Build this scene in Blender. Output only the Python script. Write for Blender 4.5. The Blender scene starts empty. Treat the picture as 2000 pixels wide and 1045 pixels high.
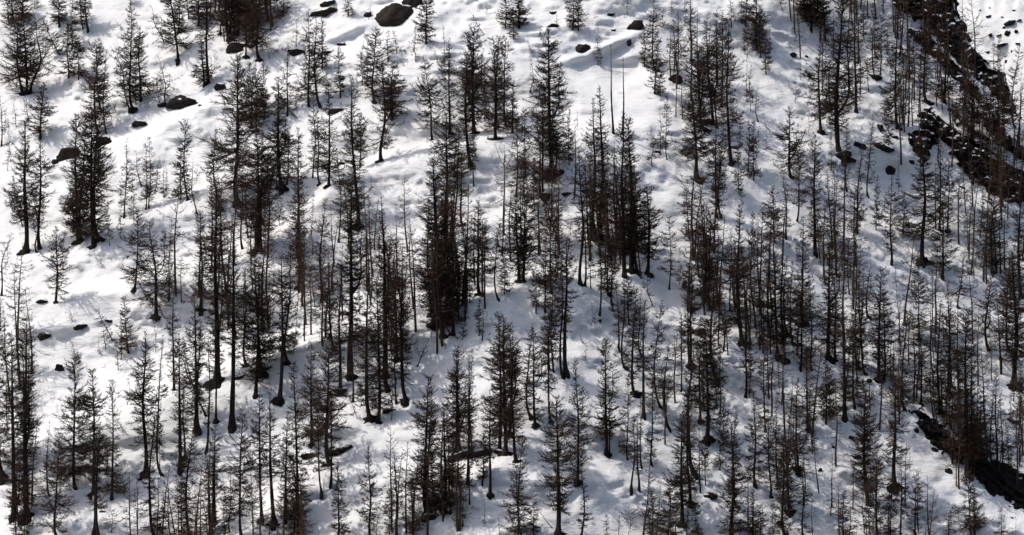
import bpy, math, random
import numpy as np

# ------------------------------------------------------------------ camera, light, exposure
D = 700.0            # metres from the camera to the middle of the slope
F = 7000.0           # focal length counted in photo pixels (photo 2000 wide)
sc = bpy.context.scene
cam_d = bpy.data.cameras.new("camera"); cam = bpy.data.objects.new("camera", cam_d)
sc.collection.objects.link(cam); sc.camera = cam
cam.location = (0, -D, 0); cam.rotation_euler = (math.radians(90), 0, 0)
cam_d.sensor_width = 36.0; cam_d.lens = 36.0*F/2000.0
cam_d.clip_start = 5.0; cam_d.clip_end = 12000.0

SUN_ELEV, SUN_AZ = 58.0, -87.0      # azimuth measured from +Y (away from the camera) towards +X
w = bpy.data.worlds.new("World"); sc.world = w; w.use_nodes = True
nt = w.node_tree
sky = nt.nodes.new("ShaderNodeTexSky"); sky.sky_type = 'NISHITA'; sky.sun_disc = False
sky.sun_elevation = math.radians(SUN_ELEV); sky.sun_rotation = math.radians(SUN_AZ)
sky.altitude = 300; sky.dust_density = 4.5; sky.ozone_density = 0.0
bg = nt.nodes["Background"]; bg.inputs["Strength"].default_value = 0.13
nt.links.new(sky.outputs[0], bg.inputs["Color"])
sun_d = bpy.data.lights.new("sun", 'SUN'); sun_d.energy = 2.8; sun_d.angle = math.radians(0.53)
sun_d.color = (1.0, 0.965, 0.92)
sun = bpy.data.objects.new("sun", sun_d); sc.collection.objects.link(sun)
_a, _e = math.radians(SUN_AZ), math.radians(SUN_ELEV)
from mathutils import Vector
sun_dir = Vector((math.sin(_a)*math.cos(_e), math.cos(_a)*math.cos(_e), math.sin(_e)))
sun.rotation_euler = sun_dir.to_track_quat('Z', 'Y').to_euler()
sc.view_settings.view_transform = 'Standard'; sc.view_settings.look = 'None'
sc.view_settings.exposure = 0.0; sc.view_settings.gamma = 1.0
sc.view_settings.use_curve_mapping = False
sc.cycles.max_bounces = 5; sc.cycles.diffuse_bounces = 3
sc.cycles.use_denoising = True; sc.cycles.denoiser = 'OPENIMAGEDENOISE'
sc.cycles.denoising_input_passes = 'RGB_ALBEDO_NORMAL'; sc.cycles.denoising_prefilter = 'ACCURATE'

# ------------------------------------------------------------------ noise
def _hash(ix, iy, seed):
    n = (ix.astype(np.int64)*374761393 + iy.astype(np.int64)*668265263 + seed*1274126177) & 0xffffffff
    n = ((n ^ (n >> 13))*1274126177) & 0xffffffff
    n = (n ^ (n >> 16)) & 0xffffffff
    return n.astype(np.float64)/4294967295.0*2-1
def vnoise(x, y, seed=0):
    x = np.asarray(x, float); y = np.asarray(y, float)
    ix = np.floor(x); iy = np.floor(y); fx = x-ix; fy = y-iy
    fx = fx*fx*fx*(fx*(fx*6-15)+10); fy = fy*fy*fy*(fy*(fy*6-15)+10)
    a = _hash(ix, iy, seed); b = _hash(ix+1, iy, seed); c = _hash(ix, iy+1, seed); d = _hash(ix+1, iy+1, seed)
    return (a*(1-fx)+b*fx)*(1-fy)+(c*(1-fx)+d*fx)*fy
def fbm(x, y, octs=4, seed=0, gain=0.5):
    s = 0; a = 1
    for k in range(octs):
        s = s + a*vnoise(x*2**k+17.3*k, y*2**k-9.1*k, seed+k); a *= gain
    return s
def sstep(x): x = np.clip(x, 0, 1); return x*x*(3-2*x)

# ------------------------------------------------------------------ the lie of the land: depth y of the slope at a height z
CREST = [(-400, 900), (100, 850), (400, 742), (450, 720), (620, 672), (700, 640), (880, 600), (1050, 555), (1150, 545), (1240, 540), (1330, 572), (1500, 650), (1700, 742), (1780, 800), (2000, 985), (2400, 1300)]
CREST2 = [(-400, 640), (0, 585), (110, 592), (260, 560), (420, 520), (500, 490), (640, 360), (745, 314), (850, 290), (950, 270), (1200, 262), (1300, 330), (1500, 480), (1700, 640), (2100, 1000)]
CREST3 = [(-400, 620), (0, 520), (190, 480), (270, 415), (380, 380), (520, 350), (745, 314), (1000, 250), (2400, 200)]
CREST4 = [(-400, 1300), (500, 1010), (640, 900), (760, 880), (885, 905), (985, 880), (1190, 895), (1400, 960), (1600, 1045), (2400, 1300)]
CREST5 = [(-400, 420), (0, 330), (150, 290), (330, 205), (430, 170), (600, 100), (760, 40), (1000, 100), (1180, 170), (1600, 340), (2400, 700)]
def curve(pts):
    a = np.array(pts, float); return (a[:, 0]-1000)/10.0, (522.5-a[:, 1])/10.0
BENCH = [(curve(CREST), 9.0, 6.0), (curve(CREST2), 6.0, 5.0), (curve(CREST3), 3.0, 4.0), (curve(CREST4), 4.0, 4.0), (curve(CREST5), 4.0, 5.0)]
def Yf(x, z):
    x = np.asarray(x, float); z = np.asarray(z, float)
    t = (x-12)/40.0
    y = 1.22*z + 0.10*(x-12) + SIDE*40.0*np.log(np.cosh(np.clip(t, -20, 20)))
    for (cx, cz), amp, wd in BENCH:
        s = (z-np.interp(x, cx, cz))/wd
        am = amp*(1-0.6*sstep((x-5)/40)); y = y + am*(sstep(s+0.15)-0.5) - am*0.45*(sstep((s+2.4)/2.4)-0.5)
    y = y + 3.0*vnoise(x/26+3, z/15, 5) + 1.5*vnoise(x/9+z/18, z/6.0, 11)
    f = np.abs(vnoise((x+z*0.5)/11.0, (z-x*0.12)/4.5, 21))
    zt = z-(0.16*x-0.52*20*np.log1p(np.exp(np.clip((x-18)/20, -30, 30))))        # little terraces follow the fall of the ground
    rg = 1-np.abs(vnoise(x/7.5+z/9, zt/2.1, 41)); rg2 = 1-np.abs(vnoise(x/3.4-z/6, zt/1.05, 43)); pat = sstep(0.5+1.2*vnoise(x/17, zt/9, 47))
    y = y - 0.95*pat*rg**5 - 0.50*(0.35+pat)*rg2**4
    y = y - 1.0*f + 0.42*vnoise(x/2.8+z/9, z/1.3, 31) + 0.13*vnoise(x/1.1, z/0.8, 33)
    for bx, bz, rx, rz, tl, am in BUMPS:
        dx = x-bx; dz = z-bz-tl*dx
        y = y-am*np.exp(-(dx/rx)**2-(dz/rz)**2)
    return y
# snow bulges over rocks and drifts: x, z, half width, half height, tilt, how far they stand out
BUMPS = [(-64.8, 33.9, 3.4, 1.3, 0.25, 2.6), (-72.8, 29.6, 1.9, 1.2, 0.3, 1.8), (-86.5, 22.6, 2.8, 1.2, 0.2, 1.6), (-23, 50.3, 6, 1.5, 0.5, 2.0),
         (21, 47.6, 5.5, 1.0, 0.42, 3.0), (13, 44.2, 3.5, 0.9, 0.25, 2.0), (8, 50.7, 4, 0.8, 0.2, 1.6), (24, 44.6, 4, 1.0, 0.2, 1.6), (-36, 50.4, 7, 0.9, 0.45, 1.5),
         (-38, -14.2, 7, 0.9, 0.36, 1.8), (73, 27.5, 4, 1.2, -0.5, 1.5), (76, 31.0, 5, 1.3, -0.6, 1.5), (-90, -12, 6, 1.0, 0.1, 1.2)]
SIDE = 0.43
def ground(u, v):
    """the point of the slope that the photo shows at (u, v)"""
    u = np.asarray(u, float); v = np.asarray(v, float); Y = np.zeros(np.broadcast(u, v).shape)
    for _ in range(25):
        d = D+Y; X = (u-1000)/F*d; Z = (522.5-v)/F*d
        Y = 0.5*Y+0.5*Yf(X, Z)
    return X, Y, Z

# ------------------------------------------------------------------ materials
def mat(name, rough=0.8):
    m = bpy.data.materials.new(name); m.use_nodes = True
    b = m.node_tree.nodes["Principled BSDF"]; b.inputs["Roughness"].default_value = rough
    b.inputs["Specular IOR Level"].default_value = 0.25
    return m, m.node_tree, b
def N(nt, t, **k):
    n = nt.nodes.new(t)
    for a, v in k.items():
        if a in n.inputs: n.inputs[a].default_value = v
        else: setattr(n, a, v)
    return n
def ramp(nt, fac, stops):
    r = nt.nodes.new("ShaderNodeValToRGB"); e = r.color_ramp.elements
    while len(e) < len(stops): e.new(0.5)
    for i, (p, c) in enumerate(stops): e[i].position = p; e[i].color = (*c, 1)
    nt.links.new(fac, r.inputs[0]); return r.outputs[0]
def noise(nt, scale, detail=4, rough=0.55, vec=None):
    n = N(nt, "ShaderNodeTexNoise", Scale=scale, Detail=detail, Roughness=rough)
    if vec is not None: nt.links.new(vec, n.inputs["Vector"])
    return n.outputs["Fac"]
def geo_pos(nt): return nt.nodes.new("ShaderNodeNewGeometry").outputs["Position"]
def bump(nt, b, h, strength, dist):
    n = N(nt, "ShaderNodeBump", Strength=strength, Distance=dist)
    nt.links.new(h, n.inputs["Height"]); nt.links.new(n.outputs[0], b.inputs["Normal"]); return n

def snow_material():
    m, t, b = mat("old_snow", 0.62)
    pos = geo_pos(t)
    mp = N(t, "ShaderNodeMapping"); mp.inputs["Scale"].default_value = (0.5, 0.8, 1.6)
    mp.inputs["Rotation"].default_value = (0, 0.35, 0); t.links.new(pos, mp.inputs["Vector"])
    n1 = noise(t, 1.1, 7, 0.62, mp.outputs[0]); n2 = noise(t, 0.16, 3, 0.5, pos); n3 = noise(t, 5.0, 2, 0.6, pos)
    col = ramp(t, n2, [(0.3, (0.80, 0.80, 0.80)), (0.7, (0.86, 0.855, 0.845))])
    dirt = ramp(t, n3, [(0.68, (0, 0, 0)), (0.78, (1, 1, 1))])     # needles and bark litter
    mx = N(t, "ShaderNodeMix", data_type='RGBA'); t.links.new(col, mx.inputs["A"])
    mx.inputs["B"].default_value = (0.30, 0.25, 0.20, 1)
    mm = N(t, "ShaderNodeMath", operation='MULTIPLY'); mm.inputs[1].default_value = 0.30
    t.links.new(dirt, mm.inputs[0]); t.links.new(mm.outputs[0], mx.inputs["Factor"])
    t.links.new(mx.outputs["Result"], b.inputs["Base Color"])
    bump(t, b, n1, 0.8, 0.34)
    return m
def bark_material():
    m, t, b = mat("larch_bark", 0.9); b.inputs["Specular IOR Level"].default_value = 0.08
    tc = N(t, "ShaderNodeTexCoord"); oi = N(t, "ShaderNodeObjectInfo")
    n = noise(t, 3.0, 4, 0.6, tc.outputs["Object"])
    c = ramp(t, n, [(0.3, (0.014, 0.011, 0.010)), (0.7, (0.040, 0.031, 0.026))])
    h = N(t, "ShaderNodeHueSaturation"); t.links.new(c, h.inputs["Color"])
    r = N(t, "ShaderNodeMapRange"); r.inputs["To Min"].default_value = 0.6; r.inputs["To Max"].default_value = 1.5
    t.links.new(oi.outputs["Random"], r.inputs["Value"]); t.links.new(r.outputs[0], h.inputs["Value"])
    t.links.new(h.outputs[0], b.inputs["Base Color"]); bump(t, b, n, 0.8, 0.15)
    return m
def twig_material(name, c0, c1):
    m, t, b = mat(name, 0.9); b.inputs["Specular IOR Level"].default_value = 0.05
    oi = N(t, "ShaderNodeObjectInfo"); pos = geo_pos(t)
    n = noise(t, 0.9, 2, 0.5, pos); c = ramp(t, n, [(0.3, c0), (0.7, c1)])
    h = N(t, "ShaderNodeHueSaturation"); t.links.new(c, h.inputs["Color"])
    r = N(t, "ShaderNodeMapRange"); r.inputs["To Min"].default_value = 0.7; r.inputs["To Max"].default_value = 1.4
    t.links.new(oi.outputs["Random"], r.inputs["Value"]); t.links.new(r.outputs[0], h.inputs["Value"])
    t.links.new(h.outputs[0], b.inputs["Base Color"]); return m
def rock_material(name, c0, c1, snowy=0.82):
    m, t, b = mat(name, 0.85); b.inputs["Specular IOR Level"].default_value = 0.08
    pos = geo_pos(t); n = noise(t, 0.9, 6, 0.65, pos); c = ramp(t, n, [(0.3, c0), (0.72, c1)])
    g = t.nodes.new("ShaderNodeNewGeometry"); s = t.nodes.new("ShaderNodeSeparateXYZ"); t.links.new(g.outputs["Normal"], s.inputs[0])
    ns = noise(t, 0.5, 5, 0.6, pos)
    ad = N(t, "ShaderNodeMath", operation='MULTIPLY_ADD'); ad.inputs[1].default_value = 0.7; t.links.new(ns, ad.inputs[0]); t.links.new(s.outputs["Z"], ad.inputs[2])
    k = ramp(t, ad.outputs[0], [(snowy, (0, 0, 0)), (snowy+0.04, (1, 1, 1))]) if snowy < 2 else None
    if snowy < 2:
        dv = N(t, "ShaderNodeMath", operation='MULTIPLY'); dv.inputs[1].default_value = 0.72
        # 0..1.7 brought into the ramp's range
        for l in list(t.links):
            if l.to_node.type == 'VALTORGB' and l.from_node == ad: t.links.remove(l)
        t.links.new(ad.outputs[0], dv.inputs[0]); r = k.node; t.links.new(dv.outputs[0], r.inputs[0])
        mx = N(t, "ShaderNodeMix", data_type='RGBA'); t.links.new(c, mx.inputs["A"]); mx.inputs["B"].default_value = (0.84, 0.84, 0.84, 1)
        t.links.new(k, mx.inputs["Factor"]); t.links.new(mx.outputs["Result"], b.inputs["Base Color"])
    else: t.links.new(c, b.inputs["Base Color"])
    bump(t, b, n, 1.0, 0.5)
    return m
SNOW = snow_material(); BARK = bark_material()
TWIG = twig_material("larch_twigs", (0.042, 0.027, 0.019), (0.080, 0.053, 0.038))
TWIG_DARK = twig_material("dead_grey_twigs", (0.028, 0.022, 0.018), (0.05, 0.04, 0.034))
ROCK = rock_material("dark_schist", (0.010, 0.009, 0.009), (0.040, 0.033, 0.029), 0.81)
ROCK_BROWN = rock_material("brown_gneiss", (0.014, 0.011, 0.010), (0.048, 0.038, 0.031), 0.84)
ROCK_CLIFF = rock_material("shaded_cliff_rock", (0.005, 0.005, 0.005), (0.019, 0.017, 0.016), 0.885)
ROCK_BARE = rock_material("bare_earth_and_rock", (0.007, 0.006, 0.006), (0.026, 0.021, 0.018), 9)

# ------------------------------------------------------------------ helpers
COL = sc.collection
def mesh_np(name, V, Fc, material, k=3, smooth=False):
    me = bpy.data.meshes.new(name); V = np.ascontiguousarray(V, np.float32); Fc = np.ascontiguousarray(Fc, np.int32)
    nf = len(Fc); me.vertices.add(len(V)); me.vertices.foreach_set("co", V.ravel())
    me.loops.add(nf*k); me.loops.foreach_set("vertex_index", Fc.ravel())
    me.polygons.add(nf); me.polygons.foreach_set("loop_start", np.arange(nf, dtype=np.int32)*k)
    if smooth: me.polygons.foreach_set("use_smooth", np.ones(nf, bool))
    me.materials.append(material); me.update(calc_edges=True); return me
def link(name, data, parent=None, loc=None):
    o = bpy.data.objects.new(name, data); COL.objects.link(o)
    if parent is not None: o.parent = parent
    if loc is not None: o.location = loc
    return o
def tag(o, label=None, cat=None, group=None, kind=None):
    if label: o["label"] = label
    if cat: o["category"] = cat
    if group: o["group"] = group
    if kind: o["kind"] = kind
    return o
def grid_faces(nr, nc):
    i = np.arange(nr-1)[:, None]*nc+np.arange(nc-1)[None]; i = i.ravel()
    return np.stack([i, i+1, i+nc+1, i+nc], 1)

# ------------------------------------------------------------------ the near mountainside
RIDGE = [(1850, -500), (1852, -120), (1862, -20), (1868, 30), (1886, 46), (1890, 78), (1915, 104), (1936, 128), (1960, 142), (1972, 175), (1982, 212), (2003, 236), (2050, 300), (2200, 470), (2700, 900), (3200, 1300)]
_rx, _ry, _rz = ground([p[0] for p in RIDGE], [p[1] for p in RIDGE])
_o = np.argsort(_rz); _rzs, _rxs = _rz[_o], _rx[_o]
def spaced(a, b, lo, hi, step):
    mid = np.arange(a, b, step); L = []; s = step; x = a
    while x > lo: s *= 1.2; x -= s; L.append(x)
    R = []; s = step; x = mid[-1]
    while x < hi: s *= 1.2; x += s; R.append(x)
    return np.array(L[::-1]+list(mid)+R)
def build_slope():
    xs = spaced(-116, 122, -520, 420, 0.48); zs = spaced(-60, 64, -190, 230, 0.48)
    X, Z = np.meshgrid(xs, zs); Y = Yf(X, Z)
    edge = np.interp(Z, _rzs, _rxs); e = X-edge
    k = e > 0
    ye = Yf(edge, Z); ee = np.minimum(e, 150)
    Xn = np.where(k, edge+0.25*ee, X); Yn = np.where(k, ye+3.0*ee, Y); Zn = np.where(k, Z-1.5*ee, Z)
    V = np.stack([Xn, Yn, Zn], -1).reshape(-1, 3)
    o = link("mountainside_ground", mesh_np("mountainside_ground", V, grid_faces(len(zs), len(xs)), SNOW, 4, True))
    tag(o, "steep snow covered mountainside under the larch forest", kind="structure")
build_slope()

# the mountain beyond the ridge
def Yfar(x, z):
    r = np.abs(vnoise((x+z*0.55)/26, (z*0.35-x*0.25)/40, 61))
    return 900+0.85*(z-60)-0.35*(x-210)+9*vnoise(x/60, z/60, 51)-9*r+2.2*vnoise((x+z*0.6)/9, (z-x)/26, 52)+0.5*fbm(x/3, z/5, 2, 53)
def far_ground(u, v):
    Y = 900.0
    for _ in range(20):
        d = D+Y; X = (u-1000)/F*d; Z = (522.5-v)/F*d; Y = 0.5*Y+0.5*float(Yfar(X, Z))
    return X, Y, Z
def build_far():
    xs = spaced(180, 246, -100, 900, 0.8); zs = spaced(55, 130, -260, 420, 0.8)
    X, Z = np.meshgrid(xs, zs); V = np.stack([X, Yfar(X, Z), Z], -1).reshape(-1, 3)
    o = link("far_mountainside", mesh_np("far_mountainside", V, grid_faces(len(zs), len(xs)), SNOW, 4, True))
    tag(o, "bright sunlit snow slope of the mountain beyond the ridge", kind="structure")
build_far()

# ------------------------------------------------------------------ rocks
def rock_mesh(name, w_, h_, d_, seed, material, sharp=0.35, n=15):
    """an angular boulder: a sphere cut by random planes and roughened"""
    rs = np.random.RandomState(seed)
    th = np.linspace(0, math.pi, n)[:, None]; ph = np.linspace(0, 2*math.pi, 2*n, endpoint=False)[None]
    P = np.stack([np.sin(th)*np.cos(ph), np.sin(th)*np.sin(ph), np.cos(th)+0*ph], -1).reshape(-1, 3)
    r = np.ones(len(P))
    for _ in range(16):
        nn = rs.normal(size=3); nn /= np.linalg.norm(nn); c = rs.uniform(0.62, 0.92)
        dt = P@nn; r = np.where(dt > 1e-3, np.minimum(r, c/np.maximum(dt, 1e-3)), r)
    r = r*(1+0.09*vnoise(P[:, 0]*4+seed, P[:, 2]*4+P[:, 1]*3, seed)+0.05*vnoise(P[:, 0]*9, P[:, 2]*9+P[:, 1]*7, seed+1))
    V = P*r[:, None]*np.array([w_/2, d_/2, h_/2])
    nr, nc = n, 2*n; i = np.arange(nr-1)[:, None]; j = np.arange(nc)[None]
    q = np.stack([i*nc+j, i*nc+(j+1) % nc, (i+1)*nc+(j+1) % nc, (i+1)*nc+j], -1).reshape(-1, 4)
    return mesh_np(name, V, q[:, ::-1], material, 4, False)
ROCKS = [  # u, v, width px, height px, tilt deg, material, label
 (133,308,46,34,-10,ROCK_BROWN,"big brown boulder below the clustered larches near the left edge"),
 (108,319,14,14,0,ROCK_BROWN,"small lump of rock touching the big brown boulder's lower left side"),
 (202,281,34,22,-15,ROCK,"dark boulder behind the pair of thick larch trunks in the upper left"),
 (352,203,62,30,-12,ROCK,"long dark undercut rock with a snow cap in the upper left clearing"),
 (318,206,24,14,-8,ROCK,"dark stone at the foot of two small larches beside the undercut rock"),
 (272,242,27,15,0,ROCK,"small rounded boulder alone under a snow bulge in the upper left"),
 (390,207,7,6,0,ROCK,"tiny dark stone just right of the undercut rock"),
 (87,659,24,17,-25,ROCK,"black rock on the open snow in the left clearing, upper one of two"),
 (116,722,22,17,10,ROCK,"black pointed rock on the open snow, lower one of two in the left clearing"),
 (156,638,26,9,-15,ROCK,"flat dark stone edge showing through snow above the black rocks"),
 (212,627,16,7,10,ROCK,"small stone under the leaning young larch in the left clearing"),
 (81,590,22,9,-10,ROCK,"dark stone left of the broad lone larch's foot"),
 (770,36,78,44,-28,ROCK_BROWN,"largest brown rock slab near the top of the slope"),
 (806,10,36,36,0,ROCK,"dark rock block at the top edge beside the largest brown slab"),
 (632,26,48,20,-20,ROCK_BROWN,"brown rock slab at the top edge left of the largest slab"),
 (640,8,36,12,-20,ROCK,"thin dark rock ledge above the brown slab at the top edge"),
 (718,31,18,11,-30,ROCK,"small dark rock between the two brown slabs at the top"),
 (749,21,9,10,0,ROCK,"little dark stone just left above the largest brown slab"),
 (581,104,40,14,0,ROCK,"low dark rocks in the snow left of the slim paired larches, upper slope"),
 (637,101,20,5,0,ROCK,"thin dark rock line beside the tall paired larches"),
 (668,88,18,10,0,ROCK,"dark rock under a snow lip below the two brown slabs"),
 (463,94,44,22,-8,ROCK_BROWN,"brown rock under the dense dark larch group at the top left"),
 (450,80,22,18,0,ROCK,"dark rock just above the brown rock in the top left larch group"),
 (430,171,24,15,10,ROCK,"dark boulder left of the thickest larch in the upper left"),
 (657,217,28,12,-15,ROCK,"dark rock at the foot of slim larches left of the lone flared larch"),
 (665,320,16,7,0,ROCK,"small dark rock on the shaded bench left of the lone flared larch"),
 (1081,25,18,7,-10,ROCK,"small dark rock under a snow lip at the top centre"),
 (1079,53,24,13,-20,ROCK,"pointed dark rock with a thin sapling at the top centre"),
 (1134,98,38,18,-15,ROCK_BROWN,"dark rock in the scooped snow hollow, top centre"),
 (1191,29,16,7,-15,ROCK,"narrow dark rock under a drift right of the top centre"),
 (1198,60,10,7,-15,ROCK,"tiny dark rock under a drift right of the scooped hollow"),
 (1243,54,34,24,-32,ROCK,"dark rock face below the long snow drift near the top"),
 (1228,84,9,16,0,ROCK,"small dark rock below the long snow drift's rock face"),
 (1547,108,18,12,10,ROCK,"lone dark stone on the smooth snow of the upper right slope"),
 (1574,111,8,5,0,ROCK,"tiny stone right of the lone dark stone, upper right slope"),
 (968,271,30,10,0,ROCK,"dark mound around the foot of the dense trio of larches"),
 (1080,337,42,20,0,ROCK,"dark rock mound around the feet of the tall central larch"),
 (1105,380,20,8,-5,ROCK,"flat dark rock right below the tall central larch"),
 (1143,375,18,11,0,ROCK,"small dark rock right of the flat rock below the central larch"),
 (1066,386,20,16,0,ROCK,"dark rock left of the flat rock below the central larch"),
 (1284,297,16,6,15,ROCK,"small dark rock between thin larches right of the two dead snags"),
 (1317,158,26,20,0,ROCK_BROWN,"brown rock at the foot of the flat topped larch"),
 (1372,238,44,14,0,ROCK,"dark rocks at the feet of the dense clump right of the flat topped larch"),
 (1734,333,26,16,5,ROCK,"rounded black rock on the shaded snow below the right outcrop"),
 (1680,284,26,14,25,ROCK,"brown rock ledge left of the notched ledge, right slope"),
 (1722,288,46,18,18,ROCK,"notched dark rock ledge left of the big right outcrop"),
 (1645,303,34,18,10,ROCK,"dark hollow rock at the foot of the thick larch, right slope"),
 (1745,268,20,10,20,ROCK,"small dark ledge just above the big outcrop's left end"),
 (1710,151,30,12,25,ROCK,"dark stone at the feet of two larches in the upper right"),
 (1720,250,12,16,-20,ROCK,"narrow upright dark stone above the notched ledge"),
 (1880,366,16,6,30,ROCK,"small dark stone slab under the right end of the outcrop"),
 (1780,316,13,7,20,ROCK,"little dark stone below the big outcrop's left end"),
 (655,886,38,24,-10,ROCK,"dark rock around the foot of the thick larch in the lower left half"),
 (678,875,26,8,-28,ROCK,"sharp slab pointing up to the right beside the thick larch's rock"),
 (600,892,26,14,-8,ROCK,"dark rock left of the thick larch's rock, lower half"),
 (428,742,28,10,-15,ROCK,"dark earth patch at the foot of a larch on the bench edge"),
 (468,737,26,7,-28,ROCK,"narrow dark rock on the bench edge right of the earth patch"),
 (511,724,26,10,-25,ROCK,"dark rock between two stout trunks on the bench edge"),
 (758,803,26,7,-5,ROCK,"thin dark ring of earth around a slim larch, middle slope"),
 (664,764,26,9,0,ROCK,"dark stone behind a slim larch, middle slope"),
 (895,893,52,16,-18,ROCK,"left end of the dark rock ledge under the dense lower larches"),
 (938,885,44,13,-12,ROCK,"middle block of the dark rock ledge under the dense lower larches"),
 (980,885,28,11,20,ROCK,"right end of the dark rock ledge under the dense lower larches"),
 (865,985,46,18,-12,ROCK,"dark rock below the ledge at the bottom, left block"),
 (838,1012,40,20,-10,ROCK,"dark rock at the bottom edge below the dense larches"),
 (1242,770,24,11,0,ROCK,"dark mound round the feet of three close slim larches"),
 (1388,970,28,15,0,ROCK,"rounded black rock by a slim larch near the bottom"),
 (1541,1003,24,17,15,ROCK_BROWN,"reddish brown stump like rock at the bottom right of centre"),
 (1556,917,26,18,10,ROCK,"dark rock at the foot of the broad old larch, lower right"),
 (1521,1025,13,13,0,ROCK,"small black rock left of the reddish brown one at the bottom"),
 (1580,842,20,12,0,ROCK,"dark rock at the foot of a larch on the lower right slope"),
 (1384,743,14,7,0,ROCK,"small dark stone by two slim larches right of centre"),
 (1370,648,16,12,15,ROCK,"dark stone on the crest right of the centre"),
 (1336,561,10,20,10,ROCK,"upright dark stump like rock on the crest"),
 (1662,857,12,9,10,ROCK,"small dark rock on the lower right snow, uppermost of three"),
 (1673,893,22,12,5,ROCK,"dark rock on the lower right snow, middle of three"),
 (1627,874,7,7,0,ROCK,"tiny dark stone alone on the lower right snow"),
 (1602,919,8,9,15,ROCK,"tiny dark stone on the lower right snow near the broad larch"),
 (1852,922,17,13,25,ROCK,"black rock on the snow left of the gully, lower one"),
 (1827,879,18,7,25,ROCK,"thin black rock on the snow left of the gully, upper one"),
 (1789,842,10,12,10,ROCK,"dark stone below the start of the gully"),
 (1976,1012,8,6,0,ROCK,"tiny stone on the snow at the bottom right corner"),
 (1978,823,26,12,15,ROCK,"dark rock under slim larches at the right edge"),
 (1698,744,10,7,15,ROCK,"small dark stone on the crest left of the gully"),
 (200,1000,12,5,0,ROCK,"small dark stone under snow near the bottom left"),
]
for i, (u, v, wp, hp, tilt, m_, lab) in enumerate(ROCKS):
    X, Y, Z = (float(a) for a in ground(u, v)); s = (D+Y)/F
    o = link("rock", rock_mesh("rock", wp*s*1.22, hp*s*1.4, max(wp*0.8, hp)*s, 100+i, m_), None, (X, Y+0.05*wp*s, Z))
    o.rotation_euler = (0, math.radians(-tilt)*-1, 0)
    tag(o, lab, "rock", "rocks showing through the snow")
FAR = [(1931,32,14,7,-15,"thin"),(1972,45,26,13,-20,"largest"),(1968,66,12,18,20,"tall narrow"),(1958,88,24,10,-12,"long flat"),(1935,69,9,10,-30,"small slanted"),(1951,68,12,5,-20,"slim tilted"),
       (1929,102,9,6,0,"lowest left"),(1988,85,10,6,0,"small round"),(1960,54,8,6,-20,"tiny upper"),(1965,120,6,9,30,"lowest narrow"),(1914,20,5,4,0,"speck sized upper left"),(1990,40,12,5,-25,"thin right"),
       (1980,20,8,4,-20,"small top"),(1933,15,5,3,0,"tiny top"),(1985,62,9,10,10,"dark right"),(1976,100,5,5,0,"tiny middle"),(1957,33,6,4,0,"little upper")]
for i, (u, v, wp, hp, tilt, a_) in enumerate(FAR):
    X, Y, Z = far_ground(u, v); s = (D+Y)/F
    o = link("rock", rock_mesh("rock", wp*s, hp*s, wp*s, 300+i, ROCK, n=12), None, (X, Y, Z)); o.rotation_euler = (0, math.radians(tilt), 0)
    tag(o, f"{a_} rock on the bright far slope beyond the ridge", "rock", "rocks on the far slope")

# cliffs and gullies: bodies of broken rock standing out of the slope
def inside(poly, u, v):
    r = np.zeros(u.shape, bool); n = len(poly); j = n-1
    for i in range(n):
        xi, yi = poly[i]; xj, yj = poly[j]
        c = ((yi > v) != (yj > v)) & (u < (xj-xi)*(v-yi)/(yj-yi+1e-9)+xi); r ^= c; j = i
    return r
def dist_in(poly, u, v):
    d = np.full(u.shape, 1e9); n = len(poly)
    for i in range(n):
        ax, ay = poly[i]; bx, by = poly[(i+1) % n]; L = (bx-ax)**2+(by-ay)**2+1e-9
        t = np.clip(((u-ax)*(bx-ax)+(v-ay)*(by-ay))/L, 0, 1)
        d = np.minimum(d, np.hypot(u-ax-t*(bx-ax), v-ay-t*(by-ay)))
    return np.where(inside(poly, u, v), d, -d)
def outcrop(name, poly, height, material, label, cat, seed, step=2.2, lip=None):
    P = np.array(poly, float); u0, v0 = P.min(0)-6; u1, v1 = P.max(0)+6
    U, Vv = np.meshgrid(np.arange(u0, u1, step), np.arange(v1, v0, -step))
    d = dist_in(poly, U, Vv)+5.5*vnoise((U+Vv)/16, (Vv-U)/9, seed)+3*vnoise(U/7, Vv/6, seed+1)
    X, Y, Z = ground(U, Vv)
    a = U*0.80+Vv*0.60; b = -U*0.60+Vv*0.80                      # bedding runs down to the right
    st = b/16+0.8*vnoise(a/60, b/30, seed+2); fr = st-np.floor(st)
    blocks = _hash(np.floor(a/34+0.7*vnoise(U/26, Vv/26, seed+7)+0.5*_hash(np.floor(st), np.floor(st), seed+9)), np.floor(st), seed+3)*0.5+0.5
    h = height*np.clip(d/14.0, -0.5, 1)*(0.45+0.55*blocks)*(0.35+0.65*fr)+0.5*fbm(U/12, Vv/9, 4, seed+5)
    h = np.where(d < 0, -2.5, h)
    Vt = np.stack([X, Y-h, Z+0.25*h], -1).reshape(-1, 3)
    Fc = grid_faces(*U.shape); keep = (d.reshape(-1)[Fc] > -3.5).any(1)
    Fc = Fc[keep]; used, inv = np.unique(Fc, return_inverse=True)
    o = link(name, mesh_np(name, Vt[used], inv.reshape(-1, 4), material, 4, False))
    tag(o, label, cat)
    return o
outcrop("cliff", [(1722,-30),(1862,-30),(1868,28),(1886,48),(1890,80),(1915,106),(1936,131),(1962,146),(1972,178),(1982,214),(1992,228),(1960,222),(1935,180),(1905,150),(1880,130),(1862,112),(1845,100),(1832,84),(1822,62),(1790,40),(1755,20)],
        3.2, ROCK_CLIFF, "dark rocky cliff edge along the ridge at the top right", "cliff", 401)
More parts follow.
